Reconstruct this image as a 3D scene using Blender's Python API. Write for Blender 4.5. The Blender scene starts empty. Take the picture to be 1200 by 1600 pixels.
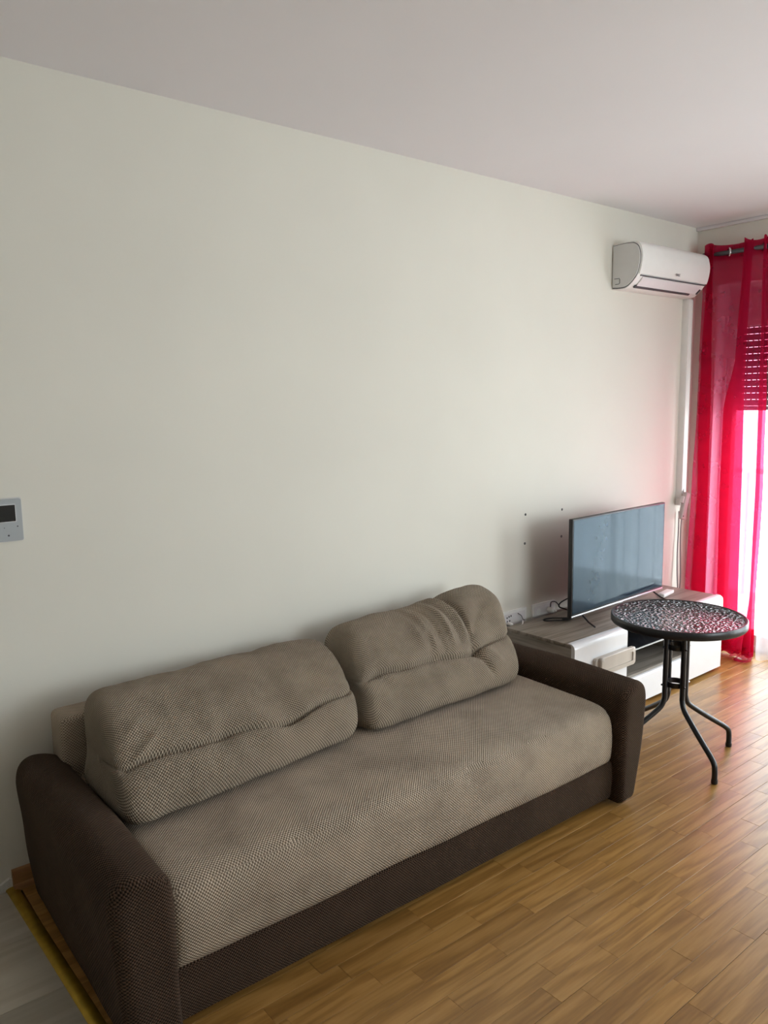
import bpy, bmesh, math, random
from math import sin, cos, pi, radians
from mathutils import Vector, Matrix

random.seed(7)
SC = bpy.context.scene
COL = SC.collection

# ------------------------------------------------------------------ camera
Rc = [[0.7741600807381261, 0.09746324765302197, -0.6254415118525981],
      [-0.6328283157269458, 0.09684728391804534, -0.7682115115070163],
      [-0.014300077123390565, 0.9905157843036239, 0.1366528039948023]]
cam = bpy.data.cameras.new('camera')
cam.sensor_fit = 'VERTICAL'
cam.sensor_height = 36.0
cam.lens = 36.0 * 1222.833 / 1600.0
cam.clip_start = 0.05
co = bpy.data.objects.new('camera', cam)
M = Matrix([[*Rc[0], 0.0], [*Rc[1], -2.636164], [*Rc[2], 1.561529], [0, 0, 0, 1]])
co.matrix_world = M
COL.objects.link(co)
SC.camera = co

# ------------------------------------------------------------------ world, lights, exposure
XE = 4.6627          # window wall
H = 2.6
world = bpy.data.worlds.new('overcast_sky')
SC.world = world
world.use_nodes = True
bg = world.node_tree.nodes['Background']
bg.inputs[0].default_value = (0.95, 0.97, 1.0, 1)
bg.inputs[1].default_value = 10.0
SC.view_settings.view_transform = 'Standard'
SC.view_settings.look = 'None'
SC.view_settings.gamma = 1.0
SC.view_settings.use_curve_mapping = False
SC.view_settings.exposure = 0.13
cy = SC.cycles
cy.max_bounces = 14
cy.diffuse_bounces = 7
cy.glossy_bounces = 4
cy.transmission_bounces = 8
cy.transparent_max_bounces = 24
cy.caustics_reflective = False
cy.caustics_refractive = False
cy.sample_clamp_indirect = 4.0
cy.use_adaptive_sampling = False


def portal(name, loc, rot, sx, sy):
    L = bpy.data.lights.new(name, 'AREA')
    L.shape = 'RECTANGLE'
    L.size, L.size_y = sx, sy
    L.cycles.is_portal = True
    o = bpy.data.objects.new(name, L)
    o.location = loc
    o.rotation_euler = rot
    COL.objects.link(o)


portal('door_portal', (XE + 0.30, -.87, 1.13), (0, radians(90), 0), 2.25, 1.48)
portal('far_door_portal', (XE + 0.30, -2.60, 1.13), (0, radians(90), 0), 2.25, 1.42)
portal('fill_window_portal', (3.3, -4.78, 1.45), (radians(90), 0, 0), 2.1, 1.7)  # lets sky light in through the added, unseen rear window

# ------------------------------------------------------------------ node helpers
def mat(name):
    m = bpy.data.materials.new(name)
    m.use_nodes = True
    nt = m.node_tree
    return m, nt, nt.nodes['Principled BSDF']


def N(nt, typ, **kw):
    n = nt.nodes.new(typ)
    for k, v in kw.items():
        if k.startswith('i_'):
            key = k[2:]
            key = int(key) if key.isdigit() else key
            n.inputs[key].default_value = v
        else:
            setattr(n, k, v)
    return n


def LK(nt, a, ao, b, bi):
    nt.links.new(a.outputs[ao], b.inputs[bi])


def ramp(nt, stops):
    r = nt.nodes.new('ShaderNodeValToRGB')
    e = r.color_ramp.elements
    while len(e) < len(stops):
        e.new(0.5)
    for el, (p, c) in zip(e, stops):
        el.position = p
        el.color = (*c, 1)
    return r


def lin(r, g, b):
    f = lambda c: (c / 255 / 12.92) if c / 255 <= 0.04045 else ((c / 255 + 0.055) / 1.055) ** 2.4
    return (f(r), f(g), f(b))


def plain(name, c, rough=0.5, metal=0.0, spec=0.5, coat=0.0, noise=0.0, nscale=20.0, bump=0.0):
    m, nt, b = mat(name)
    b.inputs['Base Color'].default_value = (*c, 1)
    b.inputs['Roughness'].default_value = rough
    b.inputs['Metallic'].default_value = metal
    b.inputs['Specular IOR Level'].default_value = spec
    if coat:
        b.inputs['Coat Weight'].default_value = coat
        b.inputs['Coat Roughness'].default_value = 0.05
    if noise or bump:
        tc = N(nt, 'ShaderNodeTexCoord')
        nz = N(nt, 'ShaderNodeTexNoise', i_Scale=nscale, i_Detail=5.0)
        LK(nt, tc, 'Object', nz, 'Vector')
        if noise:
            r = ramp(nt, [(0.3, tuple(x * (1 - noise) for x in c)), (0.7, tuple(min(1, x * (1 + noise)) for x in c))])
            LK(nt, nz, 'Fac', r, 'Fac')
            LK(nt, r, 'Color', b, 'Base Color')
        if bump:
            bp = N(nt, 'ShaderNodeBump', i_Strength=bump, i_Distance=0.002)
            LK(nt, nz, 'Fac', bp, 'Height')
            LK(nt, bp, 'Normal', b, 'Normal')
    return m


def wall_paint(name, c, var=0.03):
    m, nt, b = mat(name)
    geo = N(nt, 'ShaderNodeNewGeometry')
    n1 = N(nt, 'ShaderNodeTexNoise', i_Scale=1.6, i_Detail=3.0)
    n2 = N(nt, 'ShaderNodeTexNoise', i_Scale=160.0, i_Detail=4.0)
    LK(nt, geo, 'Position', n1, 'Vector')
    LK(nt, geo, 'Position', n2, 'Vector')
    r = ramp(nt, [(0.3, tuple(x * (1 - var) for x in c)), (0.7, tuple(x * (1 + var * .6) for x in c))])
    LK(nt, n1, 'Fac', r, 'Fac')
    LK(nt, r, 'Color', b, 'Base Color')
    b.inputs['Roughness'].default_value = 0.85
    b.inputs['Specular IOR Level'].default_value = 0.2
    bp = N(nt, 'ShaderNodeBump', i_Strength=0.12, i_Distance=0.001)
    LK(nt, n2, 'Fac', bp, 'Height')
    LK(nt, bp, 'Normal', b, 'Normal')
    return m


def fabric(name, c_low, c_high, pitch=0.0067, bump=0.8, stain=None, sheen=0.06):
    """waffle chenille: a staggered lattice of little tufts, on the UVs (metres)"""
    m, nt, b = mat(name)
    uv = N(nt, 'ShaderNodeTexCoord')
    mp = N(nt, 'ShaderNodeMapping')
    mp.inputs['Rotation'].default_value = (0, 0, radians(45))
    s = 2 * pi / pitch * 1.02
    mp.inputs['Scale'].default_value = (s, s, s)
    LK(nt, uv, 'UV', mp, 'Vector')
    sp = N(nt, 'ShaderNodeSeparateXYZ')
    LK(nt, mp, 'Vector', sp, 'Vector')
    sx = N(nt, 'ShaderNodeMath', operation='SINE')
    sy = N(nt, 'ShaderNodeMath', operation='SINE')
    LK(nt, sp, 'X', sx, 0)
    LK(nt, sp, 'Y', sy, 0)
    mu = N(nt, 'ShaderNodeMath', operation='ADD')
    LK(nt, sx, 0, mu, 0)
    LK(nt, sy, 0, mu, 1)
    h = N(nt, 'ShaderNodeMapRange')
    h.inputs['From Min'].default_value = -1.2
    h.inputs['From Max'].default_value = 1.6
    LK(nt, mu, 0, h, 'Value')
    col = ramp(nt, [(0.05, c_low), (0.75, c_high)])
    LK(nt, h, 'Result', col, 'Fac')
    # brushed nap: broad patches slightly lighter and darker
    n1 = N(nt, 'ShaderNodeTexNoise', i_Scale=6.0, i_Detail=4.0, i_Roughness=0.6)
    LK(nt, uv, 'Object', n1, 'Vector')
    r1 = ramp(nt, [(0.32, (0.80, 0.79, 0.78)), (0.5, (0.97, 0.97, 0.97)), (0.72, (1.14, 1.12, 1.10))])
    LK(nt, n1, 'Fac', r1, 'Fac')
    mx = N(nt, 'ShaderNodeMix', data_type='RGBA', blend_type='MULTIPLY')
    mx.inputs['Factor'].default_value = 1.0
    LK(nt, col, 'Color', mx, 6)
    LK(nt, r1, 'Color', mx, 7)
    LK(nt, mx, 2, b, 'Base Color')
    b.inputs['Roughness'].default_value = 0.9
    b.inputs['Specular IOR Level'].default_value = 0.1
    b.inputs['Sheen Weight'].default_value = sheen
    b.inputs['Sheen Roughness'].default_value = 0.5
    bp = N(nt, 'ShaderNodeBump', i_Strength=bump, i_Distance=0.0035)
    LK(nt, h, 'Result', bp, 'Height')
    LK(nt, bp, 'Normal', b, 'Normal')
    return m


def wood(name, stops, axis='x', scale=1.0, rough=0.4, rnd=0.0, spec=0.5, bump=0.05, world_space=False):
    m, nt, b = mat(name)
    if world_space:
        tc = N(nt, 'ShaderNodeNewGeometry')
        src = 'Position'
    else:
        tc = N(nt, 'ShaderNodeTexCoord')
        src = 'Object'
    oi = N(nt, 'ShaderNodeObjectInfo')
    off = N(nt, 'ShaderNodeMath', operation='MULTIPLY')
    off.inputs[1].default_value = 37.0
    LK(nt, oi, 'Random', off, 0)
    ad = N(nt, 'ShaderNodeVectorMath', operation='ADD')
    LK(nt, tc, src, ad, 0)
    LK(nt, off, 0, ad, 1)
    mp = N(nt, 'ShaderNodeMapping')
    mp.inputs['Scale'].default_value = {'x': (1.3 * scale, 16 * scale, 16 * scale), 'y': (17 * scale, .9 * scale, 17 * scale), 'z': (17 * scale, 17 * scale, .9 * scale)}[axis]
    LK(nt, ad, 0, mp, 'Vector')
    dn = N(nt, 'ShaderNodeTexNoise', i_Scale=1.3, i_Detail=3.0)
    LK(nt, mp, 'Vector', dn, 'Vector')
    mixv = N(nt, 'ShaderNodeMix', data_type='RGBA', blend_type='LINEAR_LIGHT')
    mixv.inputs['Factor'].default_value = 0.9
    LK(nt, mp, 'Vector', mixv, 6)
    LK(nt, dn, 'Color', mixv, 7)
    w = N(nt, 'ShaderNodeTexWave', wave_type='BANDS', bands_direction='DIAGONAL')
    w.inputs['Scale'].default_value = .55
    w.inputs['Distortion'].default_value = 5.0
    w.inputs['Detail'].default_value = 3.0
    w.inputs['Detail Scale'].default_value = 1.4
    LK(nt, mixv, 2, w, 'Vector')
    fine = N(nt, 'ShaderNodeTexNoise', i_Scale=7.0, i_Detail=6.0)
    LK(nt, mp, 'Vector', fine, 'Vector')
    mx = N(nt, 'ShaderNodeMix', data_type='FLOAT')
    mx.inputs['Factor'].default_value = 0.60
    LK(nt, w, 'Fac', mx, 2)
    LK(nt, fine, 'Fac', mx, 3)
    r = ramp(nt, stops)
    LK(nt, mx, 0, r, 'Fac')
    out = r
    oc = 'Color'
    if rnd:
        tone = ramp(nt, [(0.0, (1 - rnd, 1 - rnd * 1.15, 1 - rnd * 1.25)), (0.5, (1, 1, 1)), (1.0, (1 + rnd * .75, 1 + rnd * .65, 1 + rnd * .5))])
        LK(nt, oi, 'Random', tone, 'Fac')
        mm = N(nt, 'ShaderNodeMix', data_type='RGBA', blend_type='MULTIPLY')
        mm.inputs['Factor'].default_value = 1.0
        LK(nt, r, 'Color', mm, 6)
        LK(nt, tone, 'Color', mm, 7)
        out, oc = mm, 2
    LK(nt, out, oc, b, 'Base Color')
    b.inputs['Roughness'].default_value = rough
    b.inputs['Specular IOR Level'].default_value = spec
    bp = N(nt, 'ShaderNodeBump', i_Strength=bump, i_Distance=0.001)
    LK(nt, fine, 'Fac', bp, 'Height')
    LK(nt, bp, 'Normal', b, 'Normal')
    return m


def voile(name, tint, scatter, amount, thread=900.0):
    """sheer cloth: light passes straight through, tinted, and part of it is scattered by the threads"""
    m = bpy.data.materials.new(name)
    m.use_nodes = True
    nt = m.node_tree
    nt.nodes.clear()
    out = N(nt, 'ShaderNodeOutputMaterial')
    tr = N(nt, 'ShaderNodeBsdfTransparent')
    tr.inputs['Color'].default_value = (*tint, 1)
    tl = N(nt, 'ShaderNodeBsdfTranslucent')
    tl.inputs['Color'].default_value = (*scatter, 1)
    df = N(nt, 'ShaderNodeBsdfDiffuse')
    df.inputs['Color'].default_value = (*scatter, 1)
    m1 = N(nt, 'ShaderNodeMixShader')
    m1.inputs[0].default_value = 0.4
    LK(nt, tl, 0, m1, 1)
    LK(nt, df, 0, m1, 2)
    m2 = N(nt, 'ShaderNodeMixShader')
    tc = N(nt, 'ShaderNodeTexCoord')
    nz = N(nt, 'ShaderNodeTexNoise', i_Scale=9.0, i_Detail=3.0)
    LK(nt, tc, 'Object', nz, 'Vector')
    mr = N(nt, 'ShaderNodeMapRange')
    mr.inputs['To Min'].default_value = amount * 0.8
    mr.inputs['To Max'].default_value = amount * 1.2
    LK(nt, nz, 'Fac', mr, 'Value')
    LK(nt, mr, 'Result', m2, 0)
    LK(nt, tr, 0, m2, 1)
    LK(nt, m1, 0, m2, 2)
    LK(nt, m2, 0, out, 0)
    return m


def pane_glass(name):
    m = bpy.data.materials.new(name)
    m.use_nodes = True
    nt = m.node_tree
    nt.nodes.clear()
    out = N(nt, 'ShaderNodeOutputMaterial')
    tr = N(nt, 'ShaderNodeBsdfTransparent')
    tr.inputs['Color'].default_value = (0.93, 0.96, 0.96, 1)
    gl = N(nt, 'ShaderNodeBsdfGlossy', i_Roughness=0.02)
    fr = N(nt, 'ShaderNodeFresnel', i_IOR=1.5)
    mx = N(nt, 'ShaderNodeMixShader')
    ge = N(nt, 'ShaderNodeNewGeometry')      # reflect on the outer faces of the sheet only
    iv = N(nt, 'ShaderNodeMath', operation='SUBTRACT')
    iv.inputs[0].default_value = 1.0
    LK(nt, ge, 'Backfacing', iv, 1)
    mf = N(nt, 'ShaderNodeMath', operation='MULTIPLY')
    LK(nt, fr, 0, mf, 0)
    LK(nt, iv, 0, mf, 1)
    LK(nt, mf, 0, mx, 0)
    LK(nt, tr, 0, mx, 1)
    LK(nt, gl, 0, mx, 2)
    LK(nt, mx, 0, out, 0)
    return m


MT = {}
MT['wall'] = wall_paint('cream_wall_paint', (0.71, 0.698, 0.632))
MT['ceiling'] = wall_paint('white_ceiling_paint', (0.79, 0.775, 0.805), 0.015)
MT['wall_dim'] = wall_paint('bounce_cut_wall_paint', (0.52, 0.49, 0.43))  # darker tone made up for the unseen left wall, to cut bounce light
MT['plaster'] = plain('bare_plaster', (0.72, 0.72, 0.68), 0.9, noise=0.1, nscale=90, bump=0.5)
MT['parquet'] = wood('oak_parquet', [(0.2, (0.205, 0.100, 0.024)), (0.5, (0.290, 0.150, 0.038)), (0.8, (0.365, 0.200, 0.060))],
                     rough=0.33, rnd=0.12, world_space=True, bump=0.06)
MT['subfloor'] = plain('dark_subfloor', (0.12, 0.065, 0.03), 0.8, noise=0.1)
MT['tile'] = wood('grey_wood_look_tile', [(0.2, (0.54, 0.49, 0.40)), (0.6, (0.61, 0.56, 0.47)), (0.9, (0.66, 0.61, 0.52))],
                  rough=0.45, rnd=0.03, world_space=True, scale=0.7)
MT['gold'] = plain('yellow_metal_strip', (0.42, 0.27, 0.03), 0.38, metal=0.75, noise=0.15, nscale=30)
MT['skirting'] = wood('brown_skirting', [(0.2, (0.22, 0.10, 0.035)), (0.8, (0.34, 0.17, 0.06))], rough=0.4)
MT['beige'] = fabric('beige_waffle_chenille', (0.165, 0.128, 0.092), (0.52, 0.435, 0.342))
MT['beige_cushion'] = fabric('beige_waffle_chenille_cushion', (0.115, 0.090, 0.063), (0.44, 0.365, 0.28), pitch=0.0074, bump=1.0)
MT['brown'] = fabric('brown_waffle_chenille', (0.012, 0.007, 0.004), (0.084, 0.051, 0.034), bump=1.0, sheen=0.08)
MT['brown'].node_tree.nodes['Principled BSDF'].inputs['Sheen Tint'].default_value = (.75, .58, .45, 1)
MT['black_plastic'] = plain('black_plastic', (0.012, 0.012, 0.014), 0.4, noise=0.1)
MT['black_paint'] = plain('black_powder_coat', (0.006, 0.007, 0.010), 0.33, noise=0.1, nscale=60)
MT['white_gloss'] = plain('white_gloss_lacquer', (0.80, 0.80, 0.82), 0.12, coat=0.5, noise=0.01)
MT['white_plastic'] = plain('white_plastic', (0.80, 0.80, 0.78), 0.35, noise=0.015)
MT['ac_side'] = plain('grey_white_plastic', (0.62, 0.62, 0.61), 0.45, noise=0.015)
MT['ac_flap'] = plain('pale_flap_plastic', (0.74, 0.72, 0.73), 0.35, noise=0.015)
MT['ac_line'] = plain('grey_joint', (0.10, 0.10, 0.11), 0.6, noise=0.05)
MT['cab_wood'] = wood('grey_oak_decor', [(0.15, (0.13, 0.105, 0.082)), (0.5, (0.25, 0.212, 0.175)), (0.9, (0.34, 0.295, 0.25))], rough=0.4, scale=0.8)
MT['cab_side'] = wood('grey_oak_side', [(0.15, (0.13, 0.105, 0.082)), (0.5, (0.25, 0.212, 0.175)), (0.9, (0.34, 0.295, 0.25))], axis='y', rough=0.4, scale=0.8)
MT['cab_inside'] = wood('grey_oak_inside', [(0.15, (0.12, 0.10, 0.08)), (0.5, (0.22, 0.19, 0.16)), (0.9, (0.30, 0.26, 0.22))], rough=0.5, scale=0.8)
MT['handle'] = plain('beige_satin_handle', (0.52, 0.46, 0.40), 0.35, noise=0.03)
MT['dark_glass'] = plain('smoked_shelf_glass', (0.02, 0.022, 0.028), 0.08, noise=0.05)
MT['glass_edge'] = plain('pale_glass_edge', (0.55, 0.58, 0.58), 0.2, noise=0.05)
MT['screen'] = plain('tv_screen_glass', (0.005, 0.014, 0.027), 0.06, spec=0.22, noise=0.05)
MT['screen'].node_tree.nodes['Principled BSDF'].inputs['Specular Tint'].default_value = (0.40, 0.78, 1.0, 1)
MT['silver'] = plain('brushed_silver', (0.55, 0.55, 0.57), 0.3, metal=0.9, noise=0.05)
MT['chrome'] = plain('chrome_ring', (0.70, 0.70, 0.72), 0.12, metal=1.0, noise=0.03)
MT['rod'] = plain('dark_steel_rod', (0.10, 0.105, 0.115), 0.35, metal=0.7, noise=0.05)
MT['pvc'] = plain('white_pvc', (0.78, 0.78, 0.78), 0.35, noise=0.02)
MT['trunk'] = plain('white_trunking', (0.74, 0.72, 0.70), 0.4, noise=0.02)
MT['cord_grey'] = plain('grey_cord', (0.17, 0.155, 0.16), 0.5, noise=0.05)
MT['plug_grey'] = plain('pale_grey_plug', (0.44, 0.40, 0.39), 0.5, noise=0.03)
MT['intercom'] = plain('silver_grey_intercom', (0.36, 0.39, 0.41), 0.4, noise=0.02)
MT['intercom_screen'] = plain('intercom_glass', (0.008, 0.010, 0.012), 0.1, noise=0.05)
MT['shutter'] = plain('grey_shutter_slat', (0.20, 0.17, 0.17), 0.55, noise=0.05)
MT['shutter_box'] = plain('shutter_box_white', (0.62, 0.62, 0.62), 0.5, noise=0.02)
MT['concrete'] = plain('pale_balcony_concrete', (0.70, 0.69, 0.66), 0.8, noise=0.08, nscale=8)
MT['red_voile'] = voile('red_voile', (0.66, 0.25, 0.36), (0.92, 0.030, 0.14), 0.29)
MT['white_voile'] = voile('white_voile', (0.97, 0.98, 1.0), (0.86, 0.88, 0.90), 0.42)
MT['pane'] = pane_glass('window_glass')
MT['logo'] = plain('dark_print', (0.05, 0.05, 0.055), 0.5, noise=0.02)

# table glass: dark tempered glass, its top pressed into a pebbled relief
m, nt, b = mat('black_pebbled_glass')
b.inputs['Base Color'].default_value = (0.010, 0.014, 0.018, 1)
b.inputs['Roughness'].default_value = 0.05
b.inputs['Specular IOR Level'].default_value = 1.0
b.inputs['IOR'].default_value = 1.6
tc = N(nt, 'ShaderNodeTexCoord')
vo = N(nt, 'ShaderNodeTexVoronoi', feature='SMOOTH_F1', i_Scale=82.0)
vo.inputs['Smoothness'].default_value = 0.6
nz = N(nt, 'ShaderNodeTexNoise', i_Scale=40.0, i_Detail=1.0)
LK(nt, tc, 'Object', nz, 'Vector')
LK(nt, tc, 'Object', vo, 'Vector')
bp = N(nt, 'ShaderNodeBump', i_Strength=1.0, i_Distance=0.030)
LK(nt, vo, 'Distance', bp, 'Height')
LK(nt, bp, 'Normal', b, 'Normal')
MT['pebble_glass'] = m

# ------------------------------------------------------------------ mesh helpers
def finish(name, bm, material, parent=None, smooth=False, mats=None):
    me = bpy.data.meshes.new(name)
    bmesh.ops.recalc_face_normals(bm, faces=bm.faces[:])
    bm.to_mesh(me)
    bm.free()
    if smooth:
        for p in me.polygons:
            p.use_smooth = True
    me.materials.append(MT[material] if isinstance(material, str) else material)
    o = bpy.data.objects.new(name, me)
    COL.objects.link(o)
    if parent:
        o.parent = parent
    return o


def autosmooth(o, ang=35):
    me = o.data
    for p in me.polygons:
        p.use_smooth = True
    bm = bmesh.new()
    bm.from_mesh(me)
    for e in bm.edges:
        if len(e.link_faces) == 2 and e.calc_face_angle(0) > radians(ang):
            e.smooth = False
    bm.to_mesh(me)
    bm.free()


def empty(name, loc=(0, 0, 0), rz=0.0, rot=None):
    o = bpy.data.objects.new(name, None)
    o.location = loc
    o.rotation_euler = rot if rot else (0, 0, rz)
    o.empty_display_size = 0.1
    COL.objects.link(o)
    return o


def tag(o, label, cat, group=None):
    o['label'] = label
    o['category'] = cat
    if group:
        o['group'] = group
    return o


def structure(o):
    o['kind'] = 'structure'
    return o


def box_bm(x0, x1, y0, y1, z0, z1, bev=0.0, seg=2, bm=None):
    own = bmesh.new()
    bmesh.ops.create_cube(own, size=1.0)
    for v in own.verts:
        v.co.x = x0 + (v.co.x + .5) * (x1 - x0)
        v.co.y = y0 + (v.co.y + .5) * (y1 - y0)
        v.co.z = z0 + (v.co.z + .5) * (z1 - z0)
    if bev > 0:
        bmesh.ops.bevel(own, geom=own.edges[:], offset=bev, segments=seg, profile=0.5, affect='EDGES')
    if bm is None:
        return own
    merge(bm, own)
    return bm


def merge(bm, other):
    me = bpy.data.meshes.new('tmp')
    other.to_mesh(me)
    other.free()
    bm.from_mesh(me)
    bpy.data.meshes.remove(me)


def box(name, x0, x1, y0, y1, z0, z1, material, parent=None, bev=0.0, seg=2):
    o = finish(name, box_bm(min(x0, x1), max(x0, x1), min(y0, y1), max(y0, y1), min(z0, z1), max(z0, z1), bev, seg), material, parent)
    if bev > 0:
        autosmooth(o, 50)
    return o


def catmull(pts, n, closed=False):
    pts = [Vector(p) for p in pts]
    out = []
    k = len(pts)
    segs = k if closed else k - 1
    for i in range(segs):
        if closed:
            p0, p1, p2, p3 = pts[(i - 1) % k], pts[i], pts[(i + 1) % k], pts[(i + 2) % k]
        else:
            p0, p1, p2, p3 = pts[max(i - 1, 0)], pts[i], pts[i + 1], pts[min(i + 2, k - 1)]
        for j in range(n):
            t = j / n
            out.append(0.5 * ((2 * p1) + (p2 - p0) * t + (2 * p0 - 5 * p1 + 4 * p2 - p3) * t * t + (3 * p1 - p0 - 3 * p2 + p3) * t ** 3))
    if not closed:
        out.append(pts[-1])
    return out


def tube_bm(path, r, seg=10, bm=None, cap=True):
    bm = bm or bmesh.new()
    path = [Vector(p) for p in path]
    rings = []
    up = None
    for i, p in enumerate(path):
        a = path[max(i - 1, 0)]
        c = path[min(i + 1, len(path) - 1)]
        t = (c - a).normalized()
        if up is None:
            up = Vector((0, 0, 1)) if abs(t.z) < 0.9 else Vector((1, 0, 0))
        s = t.cross(up).normalized()
        up = s.cross(t).normalized()
        rr = r[i] if isinstance(r, (list, tuple)) else r
        rings.append([bm.verts.new(p + (s * cos(2 * pi * j / seg) + up * sin(2 * pi * j / seg)) * rr) for j in range(seg)])
    for a, c in zip(rings, rings[1:]):
        for j in range(seg):
            bm.faces.new((a[j], a[(j + 1) % seg], c[(j + 1) % seg], c[j]))
    if cap:
        bm.faces.new(rings[0][::-1])
        bm.faces.new(rings[-1])
    return bm


def tube(name, path, r, material, parent=None, seg=10):
    o = finish(name, tube_bm(path, r, seg), material, parent)
    autosmooth(o, 60)
    return o


def lathe(name, prof, material, parent=None, seg=64, center=(0, 0, 0), axis='z', closed=False):
    bm = bmesh.new()
    rings = []
    for (r, h) in prof:
        ring = []
        for j in range(seg):
            a = 2 * pi * j / seg
            if axis == 'z':
                p = Vector((r * cos(a), r * sin(a), h))
            elif axis == 'y':
                p = Vector((r * cos(a), h, r * sin(a)))
            else:
                p = Vector((h, r * cos(a), r * sin(a)))
            ring.append(bm.verts.new(p + Vector(center)))
        rings.append(ring)
    pairs = list(zip(rings, rings[1:])) + ([(rings[-1], rings[0])] if closed else [])
    for a, c in pairs:
        for j in range(seg):
            bm.faces.new((a[j], a[(j + 1) % seg], c[(j + 1) % seg], c[j]))
    if not closed:
        for ring in (rings[0], rings[-1]):
            bm.faces.new(ring)
    o = finish(name, bm, material, parent)
    autosmooth(o, 40)
    return o


def box_uv(o):
    """UVs in metres, projected along each face's main axis (own coordinates)"""
    me = o.data
    uv = me.uv_layers.new(name='UVMap')
    for p in me.polygons:
        n = p.normal
        ax = max(range(3), key=lambda i: abs(n[i]))
        for li in p.loop_indices:
            c = me.vertices[me.loops[li].vertex_index].co
            uv.data[li].uv = (c.y, c.z) if ax == 0 else ((c.x, c.z) if ax == 1 else (c.x, c.y))


def noise3(p, s):
    from mathutils import noise
    return noise.noise(Vector(p) * s)


def prism(name, outline, y0, y1, material, parent=None, plane='xz', smooth=50):
    """closed outline extruded along the third axis"""
    bm = bmesh.new()
    def P(a, b, t):
        return (a, t, b) if plane == 'xz' else ((t, a, b) if plane == 'yz' else (a, b, t))
    r0 = [bm.verts.new(P(a, b, y0)) for a, b in outline]
    r1 = [bm.verts.new(P(a, b, y1)) for a, b in outline]
    n = len(outline)
    for i in range(n):
        bm.faces.new((r0[i], r0[(i + 1) % n], r1[(i + 1) % n], r1[i]))
    bm.faces.new(r0[::-1])
    bm.faces.new(r1)
    o = finish(name, bm, material, parent)
    autosmooth(o, smooth)
    return o


def rrect(x0, x1, y0, y1, r, n=6):
    out = []
    for cx_, cy_, a0 in ((x1 - r, y1 - r, 0), (x0 + r, y1 - r, 90), (x0 + r, y0 + r, 180), (x1 - r, y0 + r, 270)):
        for i in range(n + 1):
            a = radians(a0 + 90 * i / n)
            out.append((cx_ + r * cos(a), cy_ + r * sin(a)))
    return out


# ------------------------------------------------------------------ room shell
XL, YF = -2.6, -4.6
T = 0.2
floor = structure(box('floor', XL, XE + 0.10, YF, 0.0, -0.12, -0.012, 'subfloor'))
structure(box('ceiling', XL - T, XE + 0.45, YF - T, T, H, H + 0.15, 'ceiling'))
wall_back = structure(box('wall_back', XL - T, XE + 0.45, 0.0, T, -0.12, H, 'wall'))
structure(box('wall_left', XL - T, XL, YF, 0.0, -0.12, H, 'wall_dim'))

# window wall with the balcony opening (y -0.14 .. -3.05, z 0 .. 2.25)
WY0, WY1, WZ = -0.143, -1.62, 2.248
VY0, VY1 = -1.88, -3.32
bm = box_bm(XE, XE + 0.30, WY0, 0.0, -0.12, H)
box_bm(XE, XE + 0.30, WY1, WY0, WZ, H, bm=bm)
box_bm(XE, XE + 0.30, VY0, WY1, -0.12, H, bm=bm)
box_bm(XE, XE + 0.30, VY1, VY0, WZ, H, bm=bm)
box_bm(XE, XE + 0.30, YF, VY1, -0.12, H, bm=bm)
structure(finish('wall_right', bm, 'wall'))
# rear wall with an unseen window added as fill light behind the camera
QX0, QX1 = 2.3, 4.3
bm = box_bm(XL, QX0, YF - T, YF, -0.12, H)
box_bm(QX1, XE + 0.3, YF - T, YF, -0.12, H, bm=bm)
box_bm(QX0, QX1, YF - T, YF, 2.2, H, bm=bm)
box_bm(QX0, QX1, YF - T, YF, -0.12, 0.8, bm=bm)
structure(finish('wall_front', bm, 'wall'))
bm = box_bm(QX0, QX0 + .06, YF - .12, YF - .05, .8, 2.2)
box_bm(QX1 - .06, QX1, YF - .12, YF - .05, .8, 2.2, bm=bm)
box_bm(QX0 + .06, QX1 - .06, YF - .12, YF - .05, 2.14, 2.2, bm=bm)
box_bm(QX0 + .06, QX1 - .06, YF - .12, YF - .05, .8, .86, bm=bm)
box_bm(3.27, 3.33, YF - .12, YF - .05, .86, 2.14, bm=bm)
wf = structure(finish('fill_window', bm, 'pvc'))
box('pane', QX0 + .06, 3.27, YF - .09, YF - .08, .86, 2.14, 'pane', wf)
box('pane', 3.33, QX1 - .06, YF - .09, YF - .08, .86, 2.14, 'pane', wf)

# shallow stepped cornice where the ceiling meets the window wall
structure(box('trim_1', XE - 0.022, XE, YF, 0.0, H - 0.02, H, 'ceiling', bev=0.004))

# wall plugs left by a bracket, patch of bare plaster at the foot of the wall
for (x, z) in ((3.086, .987), (3.083, .836), (3.384, .985), (3.382, .838)):
    lathe('wall_plug', [(0.0065, 0.0), (0.0065, -0.0012), (0.004, -0.0014), (0.002, 0.003)], 'logo', wall_back, 14, (x, 0, z), 'y')
bm = bmesh.new()
outl = [(-.2, -.012), (.55, -.012), (.556, .03), (.535, .036), (.50, .020), (.47, .030), (.42, .012), (.36, .022), (.28, .010), (.18, .018), (.05, .008), (-.2, .012)]
f = [bm.verts.new((x, -.006, z)) for x, z in outl]
g = [bm.verts.new((x, 0.001, z + (.004 if z > 0 else 0))) for x, z in outl]
for i in range(len(outl)):
    j = (i + 1) % len(outl)
    bm.faces.new((f[i], f[j], g[j], g[i]))
bm.faces.new(f)
finish('plaster_patch', bm, 'plaster', wall_back)

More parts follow.
